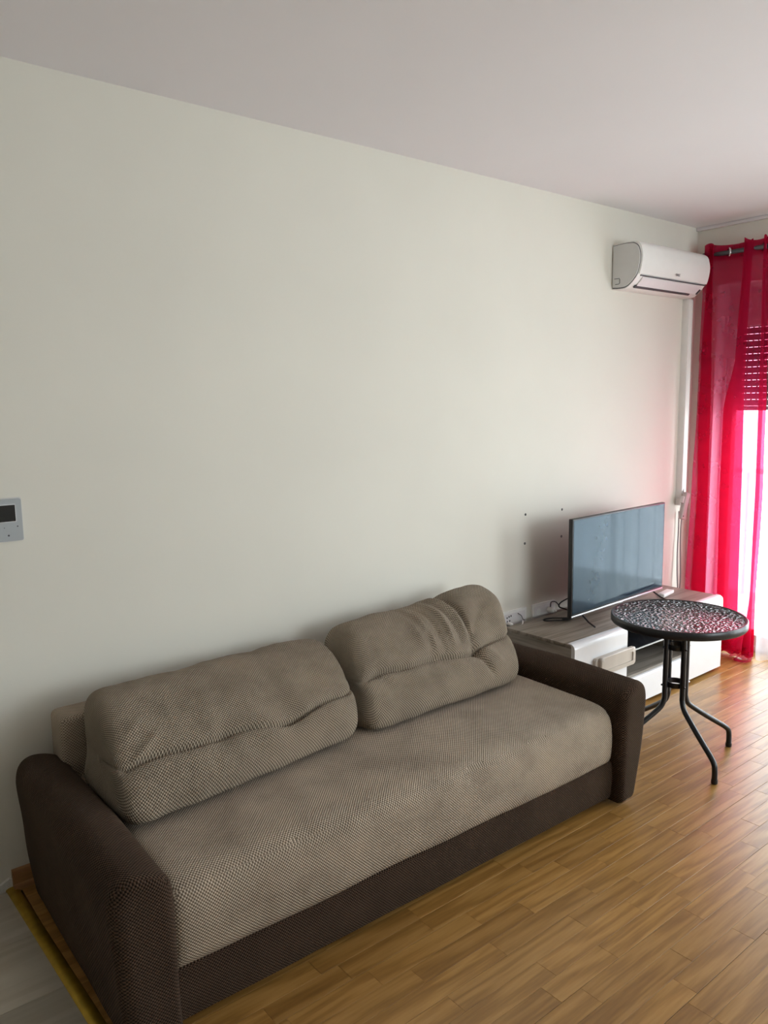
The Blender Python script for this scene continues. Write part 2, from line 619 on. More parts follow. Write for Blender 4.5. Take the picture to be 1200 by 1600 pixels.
# skirting behind sofa and cabinet, ends raw at the threshold
sk = structure(prism('baseboard_back', [(0.0, -.012), (-.016, -.012), (-.016, .045), (-.011, .058), (-.004, .064), (0.0, .064)], .545, XE, 'skirting', plane='yz'))
prism('quarter_round', [(-.016, -.002), (-.030, -.002), (-.029, .008), (-.024, .015), (-.016, .018)], .545, XE, 'skirting', sk, plane='yz')
structure(box('baseboard_right', XE - .016, XE, YF, VY1 - .02, -.01, .06, 'skirting', bev=.003))

# ------------------------------------------------------------------ floor pieces: parquet strips and wood-look tiles
def project(p):
    v = Vector(p) - Vector((0, -2.636164, 1.561529))
    c = [sum(Rc[i][k] * v[i] for i in range(3)) for k in range(3)]
    if c[2] >= -0.05:
        return None
    return 600 + 1222.8 * c[0] / -c[2], 800 - 1222.8 * c[1] / -c[2]


def strip_bm():
    b_ = bmesh.new()
    ch = 0.0007
    w = 0.0694
    def ring(z, dx, dy):
        return [b_.verts.new(q) for q in ((dx, dy, z), (1 - dx, dy, z), (1 - dx, w - dy, z), (dx, w - dy, z))]
    r = [ring(-.012, 0, 0), ring(-.0005, 0, 0), ring(0, .0015, ch)]
    for a, c in zip(r, r[1:]):
        for j in range(4):
            b_.faces.new((a[j], a[(j + 1) % 4], c[(j + 1) % 4], c[j]))
    b_.faces.new(r[-1])
    return b_


plank0 = finish('plank', strip_bm(), 'parquet', floor)
PX0, PX1 = 0.566, XE + 0.10
cand = []
row = 0
y = 0.0
rnd = random.Random(21)
while y > YF + 0.07:
    y -= 0.0702 if row % 3 else 0.0708
    x = PX0 - rnd.uniform(0, 0.45)
    while x < PX1:
        L = rnd.choice((0.26, 0.32, 0.38, 0.44, 0.52)) + rnd.uniform(-.02, .02)
        a, c = max(x, PX0), min(x + L, PX1)
        if c - a > 0.03:
            cand.append((a, c, y))
        x += L
    row += 1


def seen_size(a, c, y):
    q = [project((x, yy, 0)) for x in (a, (a + c) / 2, c) for yy in (y, y + .07)]
    if any(k is None for k in q):
        return 0
    xs = [k[0] for k in q]
    ys = [k[1] for k in q]
    if max(xs) < 0 or min(xs) > 1200 or max(ys) < 0 or min(ys) > 1600:
        return 0
    mid = ((a + c) / 2, y)
    if 0.5 < mid[0] < 2.5 and mid[1] > -0.90:      # under the sofa
        return 0
    if 2.85 < mid[0] < 4.3 and mid[1] > -0.40:     # under the cabinet
        return 0
    return (max(xs) - min(xs)) * (max(ys) - min(ys))


cand = [(seen_size(*k), k) for k in cand]
cand.sort(key=lambda t: -t[0])
single = [k for s, k in cand if s > 0][:290]
rest = [k for s, k in cand if k not in set(single)]
first = True
for a, c, y in single:
    o = plank0 if first else plank0.copy()
    if not first:
        COL.objects.link(o)
    first = False
    o.location = (a + .0002, y, rnd.uniform(-.00025, .00025))
    o.scale = (c - a - .0004, 1, 1)
bm = bmesh.new()
for a, c, y in rest:
    box_bm(a + .0003, c - .0003, y, y + .0695, -.012, 0, bm=bm)
pf = finish('parquet_field', bm, 'parquet', floor)
pf['kind'] = 'stuff'
# threshold strip between parquet and tiles, brass-yellow
prf = [(.523, -.006), (.526, .003), (.534, .0065), (.546, .0075), (.556, .0055), (.562, .001), (.562, -.006)]
th = structure(prism('trim_2', prf, YF, -.012, 'gold', plane='xz'))
th.rotation_euler.z = .021      # laid a little out of square
th.location.x = -.002
# tiles
ty = -.012
ys = [-.012, -.29, -.567, -.85, -1.13, -1.41, -1.69, -1.97, -2.25, -2.53, -2.81, -3.09, -3.37, -3.65, -3.93, -4.21, -4.6]
for i in range(len(ys) - 1):
    x1 = .5630
    x = x1
    offs = (.75, .35, 1.05)[i % 3]
    while x > XL:
        nx = max(x - offs, XL)
        offs = 1.2
        t_ = box('tile', nx + .001, x - .001, ys[i + 1] + .001, ys[i] - .001, -.012, 0.0, 'tile', floor, bev=.0008, seg=1)
        x = nx

# ------------------------------------------------------------------ balcony door with roller shutter
FX0, FX1 = XE + .100, XE + .170
def glazed_door(name, y0, y1, leafs, handle_y, panel):
    door = structure(empty(name, (0, 0, 0)))
    def bar(nm, a, c, z0, z1, x0=FX0, x1=FX1, m_='pvc'):
        return box(nm, x0, x1, a, c, z0, z1, m_, door, bev=min(.004, abs(a - c) / 3))
    bar('frame_post', y0, y0 - .022, 0, WZ)
    bar('frame_post', y1, y1 + .022, 0, WZ)
    bar('frame_head', y0 - .022, y1 + .022, WZ - .020, WZ)
    bar('threshold', y0 - .022, y1 + .022, -.012, .03)
    bar('jamb_lining', y0, y0 - .003, .0, WZ, XE - .001, FX0)
    bar('jamb_lining', y1, y1 + .003, .0, WZ, XE - .001, FX0)
    bar('head_lining', y0 - .003, y1 + .003, WZ - .003, WZ, XE - .001, FX0)
    box('shutter_box', FX0 + .01, FX1 + .12, y0 - .022, y1 + .022, panel, WZ - .020, 'shutter_box', door, bev=.003)
    for (a, c) in leafs:
        bar('leaf_stile', a - .001, a - .046, .03, panel - .002, FX0 + .008, FX1 - .004)
        bar('leaf_stile', c + .046, c + .001, .03, panel - .002, FX0 + .008, FX1 - .004)
        bar('leaf_rail', a - .046, c + .046, panel - .067, panel - .002, FX0 + .008, FX1 - .004)
        bar('leaf_rail', a - .046, c + .046, .03, .10, FX0 + .008, FX1 - .004)
        box('pane', FX0 + .03, FX0 + .042, a - .046, c + .046, .10, panel - .067, 'pane', door)
    lathe('door_handle', [(.012, 0), (.012, -.045), (.009, -.05)], 'pvc', door, 16, (FX0 + .01, handle_y, 1.0), 'x')
    return door
door = glazed_door('door_1', WY0, WY1, [(-.166, -1.597)], -1.56, 2.065)
door2 = glazed_door('door_2', VY0, VY1, [(-1.903, -2.60), (-2.602, -3.297)], -2.57, 2.16)

# the shutter: curved slats with rows of light slots between them
sh = empty('roller_shutter', (XE + .215, -.20, 0))
tag(sh, 'roller shutter of grey slats with slots, half lowered behind the red curtain', 'shutter')
SY0, SY1 = .0535, -1.4165
def slat_mesh():
    b_ = bmesh.new()
    pitch = .040
    ncell = 45
    w = (SY0 - SY1) / ncell
    def strip(z0, z1, y0, y1, bow):
        vs = []
        for k in range(5):
            t = k / 4
            x = bow * (1 - (2 * t - 1) ** 2)
            vs.append([b_.verts.new((-x, y0, z0 + (z1 - z0) * t)), b_.verts.new((-x, y1, z0 + (z1 - z0) * t)),
                       b_.verts.new((-x + .008, y0, z0 + (z1 - z0) * t)), b_.verts.new((-x + .008, y1, z0 + (z1 - z0) * t))])
        for a_, c_ in zip(vs, vs[1:]):
            b_.faces.new((a_[0], a_[1], c_[1], c_[0]))
            b_.faces.new((a_[2], c_[2], c_[3], a_[3]))
            b_.faces.new((a_[0], c_[0], c_[2], a_[2]))
            b_.faces.new((a_[1], a_[3], c_[3], c_[1]))
        b_.faces.new((vs[0][0], vs[0][2], vs[0][3], vs[0][1]))
        b_.faces.new((vs[-1][0], vs[-1][1], vs[-1][3], vs[-1][2]))
    strip(0, .0374, SY1, SY0, .004)
    for i in range(ncell):                      # bridges between the light slots
        y0 = SY0 - i * w
        if i < 2 or i > ncell - 4:
            box_bm(0, .006, y0 - w, y0, .0374, pitch, bm=b_)
            continue
        box_bm(0, .006, y0 - w, y0 - w * .76, .0374, pitch, bm=b_)
    return b_
slat0 = finish('shutter_slat', slat_mesh(), 'shutter', sh)
nsl = 12
for k in range(nsl):
    o = slat0 if k == 0 else slat0.copy()
    if k:
        COL.objects.link(o)
    o.location = (0, (.003 if k % 2 else 0), 1.518 + k * .040)
box('bottom_bar', -.006, .012, SY0, SY1, 1.490, 1.517, 'shutter', sh, bev=.003)
for k in range(3):
    prism('closed_slat', [(0, 0), (-.003, .012), (-.004, .020), (-.003, .028), (0, .0398), (.008, .0398), (.008, 0)], SY1, SY0, 'shutter', sh, plane='xz').location = (0, 0, 1.9975 + k * .040)

# balcony outside: slab, parapet
bal = structure(empty('trim_3', (0, 0, 0)))
box('balcony_slab', XE + .30, XE + 1.7, .6, -4.4, -.2, -.03, 'concrete', bal)
for k in range(9):
    tube('railing_post', [(XE + 1.62, .4 - k * .55, -.03), (XE + 1.62, .4 - k * .55, .97)], .015, 'pvc', bal, 8)
tube('railing_rail', [(XE + 1.62, .5, .985), (XE + 1.62, -4.2, .985)], .022, 'pvc', bal, 10)

# ------------------------------------------------------------------ curtains
def lerp_key(z, keys):
    if z >= keys[0][0]:
        return keys[0][1]
    for (z0, v0), (z1, v1) in zip(keys, keys[1:]):
        if z <= z0 and z >= z1:
            t = (z0 - z) / (z0 - z1)
            t = t * t * (3 - 2 * t) * .5 + t * .5
            return v0 + (v1 - v0) * t
    return keys[-1][1]

ZK = (2.42, 1.80, 1.5, 1.0, .4, .03)
def zone(vals):
    return [(z, v) for z, v in zip(ZK, vals)]
A0 = zone((-.112, -.104, -.100, -.084, -.066, -.066))
A1 = zone((-.170, -.185, -.189, -.195, -.201, -.215))
A2 = zone((-.134, -.112, -.106, -.120, -.105, -.110))
A3 = zone((-.166, -.182, -.186, -.188, -.198, -.210))
B0 = zone((-.350, -.318, -.241, -.252, -.251, -.300))
B1 = zone((-.370, -.368, -.371, -.382, -.390, -.400))
B2 = zone((-.348, -.322, -.262, -.262, -.272, -.320))
C0 = zone((-.448, -.462, -.465, -.470, -.469, -.430))
C1 = zone((-.480, -.494, -.502, -.508, -.497, -.500))
C2 = zone((-.455, -.466, -.470, -.476, -.475, -.440))
RX = XE - .085       # rod axis
path_keys = [(A0, -.030), (A1, -.034), (A2, -.022), (A3, -.010), (B0, .030), (B1, .020), (B2, -.018), (B1, -.032),
             (C0, .022), (C1, .024), (C2, -.012), (C1, -.030)]
def red_path(z, n=9):
    pts = [(lerp_key(z, k), RX + xo * (1.0 if z > 1.8 else .8)) for k, xo in path_keys]
    P = catmull([(p[0], p[1], 0) for p in pts], n)
    # keep the cloth's turns round instead of overshooting
    return P
def cloth(name, zs, parent, material, off=0.0, amp=.004):
    bm_ = bmesh.new()
    rows = []
    for z in zs:
        P = red_path(z)
        row_ = []
        for i, p in enumerate(P):
            wob = amp * noise3((i * .21, z * 2.0, 3.1), 1.0)
            zz = z + (.010 * sin(i * .35) if z > 2.40 else 0) + (.006 * sin(i * .9) if z < .05 else 0)
            row_.append(bm_.verts.new((p.y + wob + off, p.x, zz)))
        rows.append(row_)
    for a_, c_ in zip(rows, rows[1:]):
        for i in range(len(a_) - 1):
            bm_.faces.new((a_[i], a_[i + 1], c_[i + 1], c_[i]))
    return finish(name, bm_, material, parent, smooth=True)
rc = empty('red_curtain', (RX, -.3, 0))
tag(rc, 'red sheer eyelet curtain hanging over the balcony door beside the air conditioner', 'curtain')
rc_fix = Matrix.Translation((-RX, .3, 0))
def sub(o):
    o.data.transform(rc_fix)
    return o
sub(cloth('curtain_panel', [2.466 - 2.446 * i / 92 for i in range(93)], rc, 'red_voile'))
sub(cloth('header_band', [2.464 - .092 * i / 8 for i in range(9)], rc, 'red_voile', .0025))
sub(cloth('bottom_hem', [.185 - .163 * i / 10 for i in range(11)], rc, 'red_voile', .0025))
for yy in (-.247, -.366, -.452):
    o = lathe('eyelet', [(.023 + .006 * cos(a), .006 * sin(a)) for a in [2 * pi * k / 10 for k in range(10)]], 'chrome', rc, 28, (0, 0, 0), 'y', closed=True)
    o.location = (0, yy + .3, 2.412)
    o.rotation_euler = (0, 0, radians(48))
# loose tie ribbons trailing on the floor by the hem
def ribbon(name, pts, w, parent):
    P = catmull(pts, 8)
    bm_ = bmesh.new()
    L_, R_ = [], []
    for i, p in enumerate(P):
        t = (P[min(i + 1, len(P) - 1)] - P[max(i - 1, 0)]).normalized()
        s = Vector((-t.y, t.x, .35)).normalized() * w
        L_.append(bm_.verts.new(p + s))
        R_.append(bm_.verts.new(p - s))
    for i in range(len(P) - 1):
        bm_.faces.new((L_[i], L_[i + 1], R_[i + 1], R_[i]))
    return finish(name, bm_, 'red_voile', parent, smooth=True)
sub(ribbon('tie_ribbon', [(4.60, -.47, .15), (4.575, -.40, .09), (4.54, -.34, .03), (4.50, -.29, .012), (4.44, -.26, .012)], .009, rc))
sub(ribbon('tie_ribbon', [(4.585, -.47, .10), (4.55, -.455, .04), (4.50, -.44, .014), (4.47, -.48, .016), (4.50, -.52, .02), (4.56, -.50, .05)], .012, rc))
# floor-trailing corner of the hem
bm = bmesh.new()
rows = []
for i in range(7):
    r_ = []
    for j in range(9):
        u, v = i / 6, j / 8
        r_.append(bm.verts.new((4.575 - .075 * u, -.40 - .11 * v, .025 + .010 * sin(v * 9 + u * 4) * (1 - u * .5) + .015 * (1 - u))))
    rows.append(r_)
for a_, c_ in zip(rows, rows[1:]):
    for j in range(8):
        bm.faces.new((a_[j], a_[j + 1], c_[j + 1], c_[j]))
sub(finish('trailing_corner', bm, 'red_voile', rc, smooth=True))

# rod
rd = empty('curtain_rod', (RX, -1.6, 2.412))
tag(rd, 'dark steel curtain rod above the balcony door, threaded through the curtain eyelets', 'curtain rod')
tube('rod_tube', [(0, 1.49, 0), (0, -.25, 0)], .0135, 'rod', rd, 16)
lathe('finial', [(.006, 1.488), (.017, 1.492), (.019, 1.505), (.015, 1.518), (.004, 1.522)], 'rod', rd, 20, (0, 0, 0), 'y')
for yy in (1.44, .6, -.20):
    b_ = box_bm(0, .085, yy - .006, yy + .006, -.006, .006)
    box_bm(.077, .085, yy - .015, yy + .015, -.03, .03, bm=b_)
    finish('rod_bracket', b_, 'rod', rd)

# white voile panels over the rest of the opening
def white_panel(y0, y1, seed, label):
    e = empty('white_curtain', (RX - .012, (y0 + y1) / 2, 0))
    tag(e, label, 'curtain')
    bm_ = bmesh.new()
    n = int(abs(y1 - y0) / .011)
    rr = random.Random(seed)
    ph = [rr.uniform(0, 6.28) for _ in range(4)]
    zs = [2.40 - 2.38 * i / 44 for i in range(45)]
    rows_ = []
    for z in zs:
        f_ = (2.4 - z) / 2.38
        row_ = []
        for i in range(n + 1):
            u = i / n
            d = .030 * sin(2 * pi * abs(y1 - y0) / .105 * u + ph[0] + .8 * sin(3 * u * pi + ph[1]) + .25 * f_ * sin(9 * u + ph[2]))
            d += .008 * sin(2 * pi * abs(y1 - y0) / .047 * u + ph[3] + f_ * 1.5)
            yy = y0 + (y1 - y0) * u + .007 * cos(2 * pi * abs(y1 - y0) / .105 * u + ph[0])
            row_.append(bm_.verts.new((d * (.75 + .35 * f_), yy - (y0 + y1) / 2, z)))
        rows_.append(row_)
    for a_, c_ in zip(rows_, rows_[1:]):
        for i in range(n):
            bm_.faces.new((a_[i], a_[i + 1], c_[i + 1], c_[i]))
    finish('curtain_panel', bm_, 'white_voile', e, smooth=True)
    return e
white_panel(-.512, -1.78, 4, 'white voile curtain with fine folds at the right edge, beside the red curtain')

# ------------------------------------------------------------------ sofa
sofa = empty('sofa', (.70, -.933, 0), radians(-1.0))
tag(sofa, 'long beige waffle-fabric sofa with dark brown arms and base along the wall', 'sofa')
SL = 1.785
def loft(name, rings, material, parent, capends=True, uv=True):
    bm_ = bmesh.new()
    vr = [[bm_.verts.new(p) for p in r] for r in rings]
    n = len(vr[0])
    for a_, c_ in zip(vr, vr[1:]):
        for i in range(n):
            bm_.faces.new((a_[i], a_[(i + 1) % n], c_[(i + 1) % n], c_[i]))
    if capends:
        bm_.faces.new(vr[0][::-1])
        bm_.faces.new(vr[-1])
    o = finish(name, bm_, material, parent, smooth=True)
    if uv:
        box_uv(o)
    return o

# mattress seat: profile (y,z) swept along x, softly uneven
seat_prof = catmull([(.012, .172, 0), (-.004, .20, 0), (-.010, .26, 0), (-.006, .325, 0), (.008, .366, 0), (.040, .390, 0), (.10, .399, 0), (.25, .404, 0), (.45, .408, 0), (.66, .408, 0), (.80, .405, 0)], 7)
rings = []
NX = 96
for i in range(NX + 1):
    x = SL * i / NX
    e = min(x, SL - x)
    ins = .012 * max(0, 1 - e / .03) ** 2
    r = []
    for p in seat_prof:
        w = noise3((x, p.x * 1.2, p.y), 3.0) * .006 + noise3((x, p.x, p.y + 9), 8.0) * .0025
        dz = w if p.x > .02 else 0
        dy = w if p.x <= .05 else 0
        r.append((x, p.x + dy + ins, p.y + dz - ins - (.003 * max(0, 1 - abs(x - .9) / .9) if p.x > .1 else 0)))
    r += [(x, .80, .19), (x, .40, .175)]
    rings.append(r)
loft('seat_mattress', rings, 'beige', sofa)
# base
rings = []
base_prof = [(.008, .03), (.003, .05), (.000, .12), (.004, .168), (.014, .176), (.40, .177), (.80, .177), (.80, .03)]
for i in range(49):
    x = SL * i / 48
    rings.append([(x, a + (noise3((x, b_, 0), 5) * .002 if a < .02 else 0), b_) for a, b_ in base_prof])
o = loft('sofa_base', rings, 'brown', sofa)
autosmooth(o, 50)
for x in (.08, SL - .08):
    for yy in (.10, .72):
        lathe('foot', [(.022, 0), (.026, .004), (.026, .034)], 'black_plastic', sofa, 20, (x, yy, 0))
# backrest
o = box('backrest', -.035, SL + .035, .735, .862, .18, .605, 'beige', sofa, bev=.022, seg=4)
box_uv(o)

def arm(name, side):
    w_ = .0 if side > 0 else .030
    out = catmull([(0, .02, 0), (.045, .016, 0), (.085 + w_, .02, 0), (.105 + w_ * .9, .07, 0), (.130 + w_ * .5, .17, 0), (.150, .28, 0), (.160, .37, 0), (.161, .425, 0), (.146, .464, 0),
                   (.112, .482, 0), (.066, .477, 0), (.028, .460, 0), (.006, .428, 0), (0, .35, 0), (0, .22, 0), (0, .12, 0)], 5, closed=True)
    n = len(out)
    nrm = []
    for i in range(n):
        t = (out[(i + 1) % n] - out[i - 1]).normalized()
        nrm.append(Vector((t.y, -t.x, 0)))
    st = []
    rF, rB = .034, .05
    for k in range(9):
        a = k / 8 * pi / 2
        st.append((-.046 + rF * (1 - sin(a)), rF * (1 - cos(a))))
    st = st[::-1]
    fr = [(-.046, rF * 1.7), (-.046, rF * 1.25)] + [(y_, d_) for y_, d_ in [( -.046 + rF * (1 - cos(k / 8 * pi / 2)), rF * (1 - sin(k / 8 * pi / 2))) for k in range(9)]]
    mid = [(.02 + .77 * k / 24, 0) for k in range(1, 25)]
    bk = [(.79 + .075 * sin(k / 8 * pi / 2), rB * (1 - cos(k / 8 * pi / 2))) for k in range(1, 9)]
    rings = []
    for (y_, d_) in fr + mid + bk:
        ring = []
        for p, q in zip(out, nrm):
            zc_ = min(max(p.y, .10), .40)
            xc_ = (.045 + .035 * (zc_ - .10) / .30)
            kk = min(.92, d_ / .075)
            a = p.x + (xc_ - p.x) * kk
            z = p.y + (zc_ - p.y) * kk * .75
            z += .010 * math.exp(-((y_ - .30) / .25) ** 2) * (1 if p.y > .4 else 0)
            a += noise3((a, y_, z), 6.0) * .003
            ring.append(((SL + a) if side > 0 else -a, y_, max(z, .014)))
        rings.append(ring)
    o = loft(name, rings, 'brown', sofa)
    return o
a1 = arm('armrest', 1)
a2 = arm('armrest', -1)

# loose back cushions
def cushion(name, label, x_bl, x_br, x_tl, x_tr, dy_l, dy_r, top_l, top_r, prof, crease_v, folds, tufts, notch=None):
    root = empty(name, ((x_bl + x_br) / 2, -.45, .41))
    tag(root, label, 'cushion', None)
    P = catmull([(p[0], p[1], 0) for p in prof], 22, closed=True)
    n = len(P)
    cyv = sum(p.x for p in P) / n
    czv = sum(p.y for p in P) / n
    arc = [0]
    for i in range(1, n + 1):
        arc.append(arc[-1] + (P[i % n] - P[i - 1]).length)
    NU = 130
    verts = []
    uvs = []
    for i in range(NU + 1):
        t = i / NU
        u = .5 - .5 * cos(pi * t)
        u = u * .6 + t * .4
        q = abs(2 * u - 1)
        s = max(0.0, 1 - q ** 24) ** .34
        s = max(s, .04)
        tz = top_l + (top_r - top_l) * u
        ring = []
        for k, p in enumerate(P):
            y_ = cyv + (p.x - cyv) * (s * .75 + .25 * min(1, s * 1.5))
            z_ = czv + (p.y - czv) * s
            h = max(0, (p.y - .415)) / .25
            z_ = .415 + (z_ - .415) * (1 + (tz - 1) * min(1, h * 1.1))
            hh = max(0, (z_ - .415)) / .25
            xa = x_bl + (x_tl - x_bl) * hh
            xb = x_br + (x_tr - x_br) * hh
            x_ = xa + (xb - xa) * u
            y_ += dy_l + (dy_r - dy_l) * u
            if notch:
                for (nu_, wd, dp) in notch:
                    z_ -= dp * math.exp(-((u - nu_) / wd) ** 2) * max(0, hh - .55)
            ring.append(Vector((x_, y_, z_)))
        verts.append(ring)
        uvs.append(u)
    # displace along normals: crease, folds, tufts
    disp = []
    for i in range(NU + 1):
        row_ = []
        for k in range(n):
            a_ = verts[max(i - 1, 0)][k]
            c_ = verts[min(i + 1, NU)][k]
            d_ = verts[i][(k + 1) % n]
            e_ = verts[i][k - 1]
            nn = (c_ - a_).cross(d_ - e_)
            if nn.length > 1e-9:
                nn.normalize()
            ctr = Vector((verts[i][k].x, cyv + dy_l, czv))
            if nn.dot(verts[i][k] - ctr) < 0:
                nn = -nn
            u = uvs[i]
            v = k / n
            dd = 0
            dv = (v - crease_v - .012 * sin(u * 7) - .006 * sin(u * 17))
            dd -= .026 * math.exp(-(dv / .0062) ** 2) * (.85 + .15 * sin(u * 11))
            dd += .006 * math.exp(-((abs(dv) - .03) / .02) ** 2)
            for (tu, tw, td) in tufts:
                dd -= td * math.exp(-((u - tu) / tw) ** 2 - (dv / .035) ** 2)
            for (u0, v0, u1, v1, wd, amp) in folds:
                # distance to a segment in (u, v*scale)
                ax, ay, bx, by = u0, v0, u1, v1
                px, py = u, v
                ex, ey = bx - ax, (by - ay)
                tt = max(0, min(1, ((px - ax) * ex + (py - ay) * ey) / (ex * ex + ey * ey)))
                dx_, dy_ = px - ax - ex * tt, (py - ay - ey * tt) * .8
                dist = math.hypot(dx_, dy_)
                fall = sin(pi * (.12 + .76 * tt))
                dd += 1.35 * amp * math.exp(-(dist / (wd * .85)) ** 2) * fall
            pp = verts[i][k]
            dd += noise3(pp, 9.0) * .006 + noise3(pp, 22.0) * .0022
            q = abs(2 * u - 1)
            dd *= max(.25, 1 - q ** 14)
            row_.append(pp + nn * dd)
        disp.append(row_)
    bm_ = bmesh.new()
    off = Vector(root.location)
    uvl = bm_.loops.layers.uv.new('UVMap')
    vr = [[bm_.verts.new(p - off) for p in r] for r in disp]
    ux = [0.0]                               # cloth length along the cushion, measured over the bulge
    for i in range(NU):
        ux.append(ux[-1] + sum((disp[i + 1][k] - disp[i][k]).length for k in range(0, n, 4)) / len(range(0, n, 4)))
    for i in range(NU):
        for k in range(n):
            f_ = bm_.faces.new((vr[i][k], vr[i][(k + 1) % n], vr[i + 1][(k + 1) % n], vr[i + 1][k]))
            for lp, (ii, kk) in zip(f_.loops, ((i, k), (i, k + 1), (i + 1, k + 1), (i + 1, k))):
                lp[uvl].uv = (ux[ii], arc[kk])
    bm_.faces.new(vr[0])
    bm_.faces.new(vr[-1][::-1])
    finish('cushion_cover', bm_, 'beige_cushion', root, smooth=True)
    return root

PROF_L = [(-.235, .412), (-.40, .409), (-.555, .412), (-.612, .428), (-.612, .462), (-.565, .515), (-.485, .563), (-.405, .615), (-.315, .655), (-.225, .672), (-.150, .662), (-.125, .635), (-.150, .60), (-.215, .52)]
cushion('back_cushion', 'flat oblong beige back cushion at the left end of the sofa', .690, 1.560, .745, 1.692, -.045, .045, 1.05, .96, PROF_L, 5.62 / 14, [
    (.03, .40, .16, .47, .012, .007), (.05, .48, .12, .52, .012, .005), (.60, .46, .72, .40, .03, -.004), (.33, .36, .40, .43, .03, -.005)],
    [(.40, .05, .010), (.66, .05, .010), (.02, .05, .015)])
PROF_R = [(-.235, .412), (-.40, .409), (-.535, .412), (-.585, .428), (-.582, .466), (-.535, .515), (-.465, .560), (-.395, .630), (-.315, .685), (-.225, .706), (-.150, .694), (-.125, .655), (-.150, .61), (-.215, .52)]
cushion('back_cushion', 'rumpled beige back cushion at the right end of the sofa, top corner raised', 1.576, 2.400, 1.712, 2.535, 0.0, .015, .97, 1.13, PROF_R, 6.0 / 14, [
    (.36, .67, .47, .45, .016, .010), (.44, .67, .52, .45, .013, -.009), (.50, .67, .58, .46, .014, .011), (.55, .67, .63, .46, .012, -.010), (.60, .67, .67, .47, .014, .012),
    (.655, .68, .705, .46, .010, -.016), (.42, .62, .44, .47, .012, -.007), (.70, .44, .78, .30, .016, -.013), (.74, .44, .86, .33, .02, .007), (.46, .42, .56, .36, .03, -.006), (.72, .47, .84, .56, .02, -.006),
    (.33, .60, .40, .46, .02, .006)],
    [(.42, .05, .010), (.71, .04, .016), (.10, .05, .006)], notch=[(.66, .05, .030), (.45, .15, .018)])

# ------------------------------------------------------------------ TV cabinet
cab = empty('tv_cabinet', (2.885, -.475, 0), radians(.6))
tag(cab, 'low grey-oak television cabinet with white gloss fronts against the wall', 'cabinet')
CW, CD, CT = 1.395, .425, .440
zb = .030
# carcass: the two side boxes and the open middle
D1, D2 = .432, 1.040      # door widths
box('top_panel', 0, CW, .022, CD, CT - .018, CT, 'cab_wood', cab, bev=.0015)
box('side_panel', .001, .018, .022, CD, zb, CT - .018, 'cab_side', cab, bev=.001)
box('side_panel', CW - .018, CW - .001, .022, CD, zb, CT - .018, 'cab_side', cab, bev=.001)
box('divider', D1 - .018, D1, .022, CD, zb, CT - .018, 'cab_inside', cab)
box('divider', D2, D2 + .018, .022, CD, zb, CT - .018, 'cab_inside', cab)
box('bottom_panel', .018, CW - .018, .022, CD, zb, zb + .016, 'cab_inside', cab)
box('back_panel', .018, CW - .018, CD - .006, CD, zb, CT - .018, 'cab_inside', cab)
box('niche_floor', D1, D2, .022, CD - .006, .158, .174, 'cab_inside', cab)
g = box('glass_shelf', D1 + .002, D2 - .002, .035, CD - .01, .292, .298, 'dark_glass', cab)
box('shelf_edge', D1 + .002, D2 - .002, .031, .035, .2915, .2985, 'glass_edge', cab)
def front(name, x0, x1, z0, z1, curl=True):
    # lacquered front whose upper edge curls back over the top panel
    r = .028
    if curl:
        out = [(.020, z0), (0, z0 + .002)] + [(r - r * cos(a), z1 - r + r * sin(a)) for a in [pi / 2 * k / 8 for k in range(9)]] + [(.040, z1), (.040, z1 - .003), (.020, z1 - .012)]
    else:
        out = [(.020, z0), (0, z0 + .002)] + [(.012 - .012 * cos(a), z1 - .012 + .012 * sin(a)) for a in [pi / 2 * k / 6 for k in range(7)]] + [(.020, z1)]
    return prism(name, out, x0, x1, 'white_gloss', cab, plane='yz', smooth=40)
d1 = front('door', .001, D1 - .001, .166, CT + .004)
front('drawer_front', .001, D2 - .001, zb - .012, .160, False) if False else None
d_low = front('drawer_front', .001, D2 - .001, zb - .010, .162, False)
d2 = front('door', D2 + .001, CW - .001, zb - .010, CT + .004)
# rounded plate handle with a recessed slot
hx0, hx1, hz0, hz1 = .165, .452, .262, .352
def ring_plate(name, x0, x1, z0, z1, r, wy0, wy1, inset, material, parent):
    bm_ = bmesh.new()
    o1 = rrect(x0, x1, z0, z1, r)
    o2 = rrect(x0 + inset, x1 - inset, z0 + inset, z1 - inset, max(r - inset * .4, .006))
    n = len(o1)
    A = [bm_.verts.new((a, wy1, b_)) for a, b_ in o1]
    B = [bm_.verts.new((a, wy0 + .003, b_)) for a, b_ in o1]
    o1b = rrect(x0 + .003, x1 - .003, z0 + .003, z1 - .003, r)
    B2 = [bm_.verts.new((a, wy0, b_)) for a, b_ in o1b]
    Cc = [bm_.verts.new((a, wy0, b_)) for a, b_ in o2]
    Dd = [bm_.verts.new((a, wy0 + .006, b_)) for a, b_ in o2]
    for P_, Q_ in ((A, B), (B, B2), (B2, Cc), (Cc, Dd)):
        for i in range(n):
            bm_.faces.new((P_[i], P_[(i + 1) % n], Q_[(i + 1) % n], Q_[i]))
    bm_.faces.new(Dd)
    bm_.faces.new(A)
    o_ = finish(name, bm_, material, parent)
    autosmooth(o_, 40)
    return o_
ring_plate('handle', hx0, hx1, hz0, hz1, .016, -.036, -.018, .022, 'handle', d1)
prism('handle_mount', rrect(hx0 - .022, hx1 - .06, hz0 + .004, hz1 - .004, .014), -.018, .001, 'handle', d1, plane='xz')
for x in (.06, .70, CW - .10):
    box('foot', x, x + .05, .06, .10, 0, zb, 'black_plastic', cab, bev=.002)
    box('foot', x, x + .05, CD - .08, CD - .04, 0, zb, 'black_plastic', cab, bev=.002)

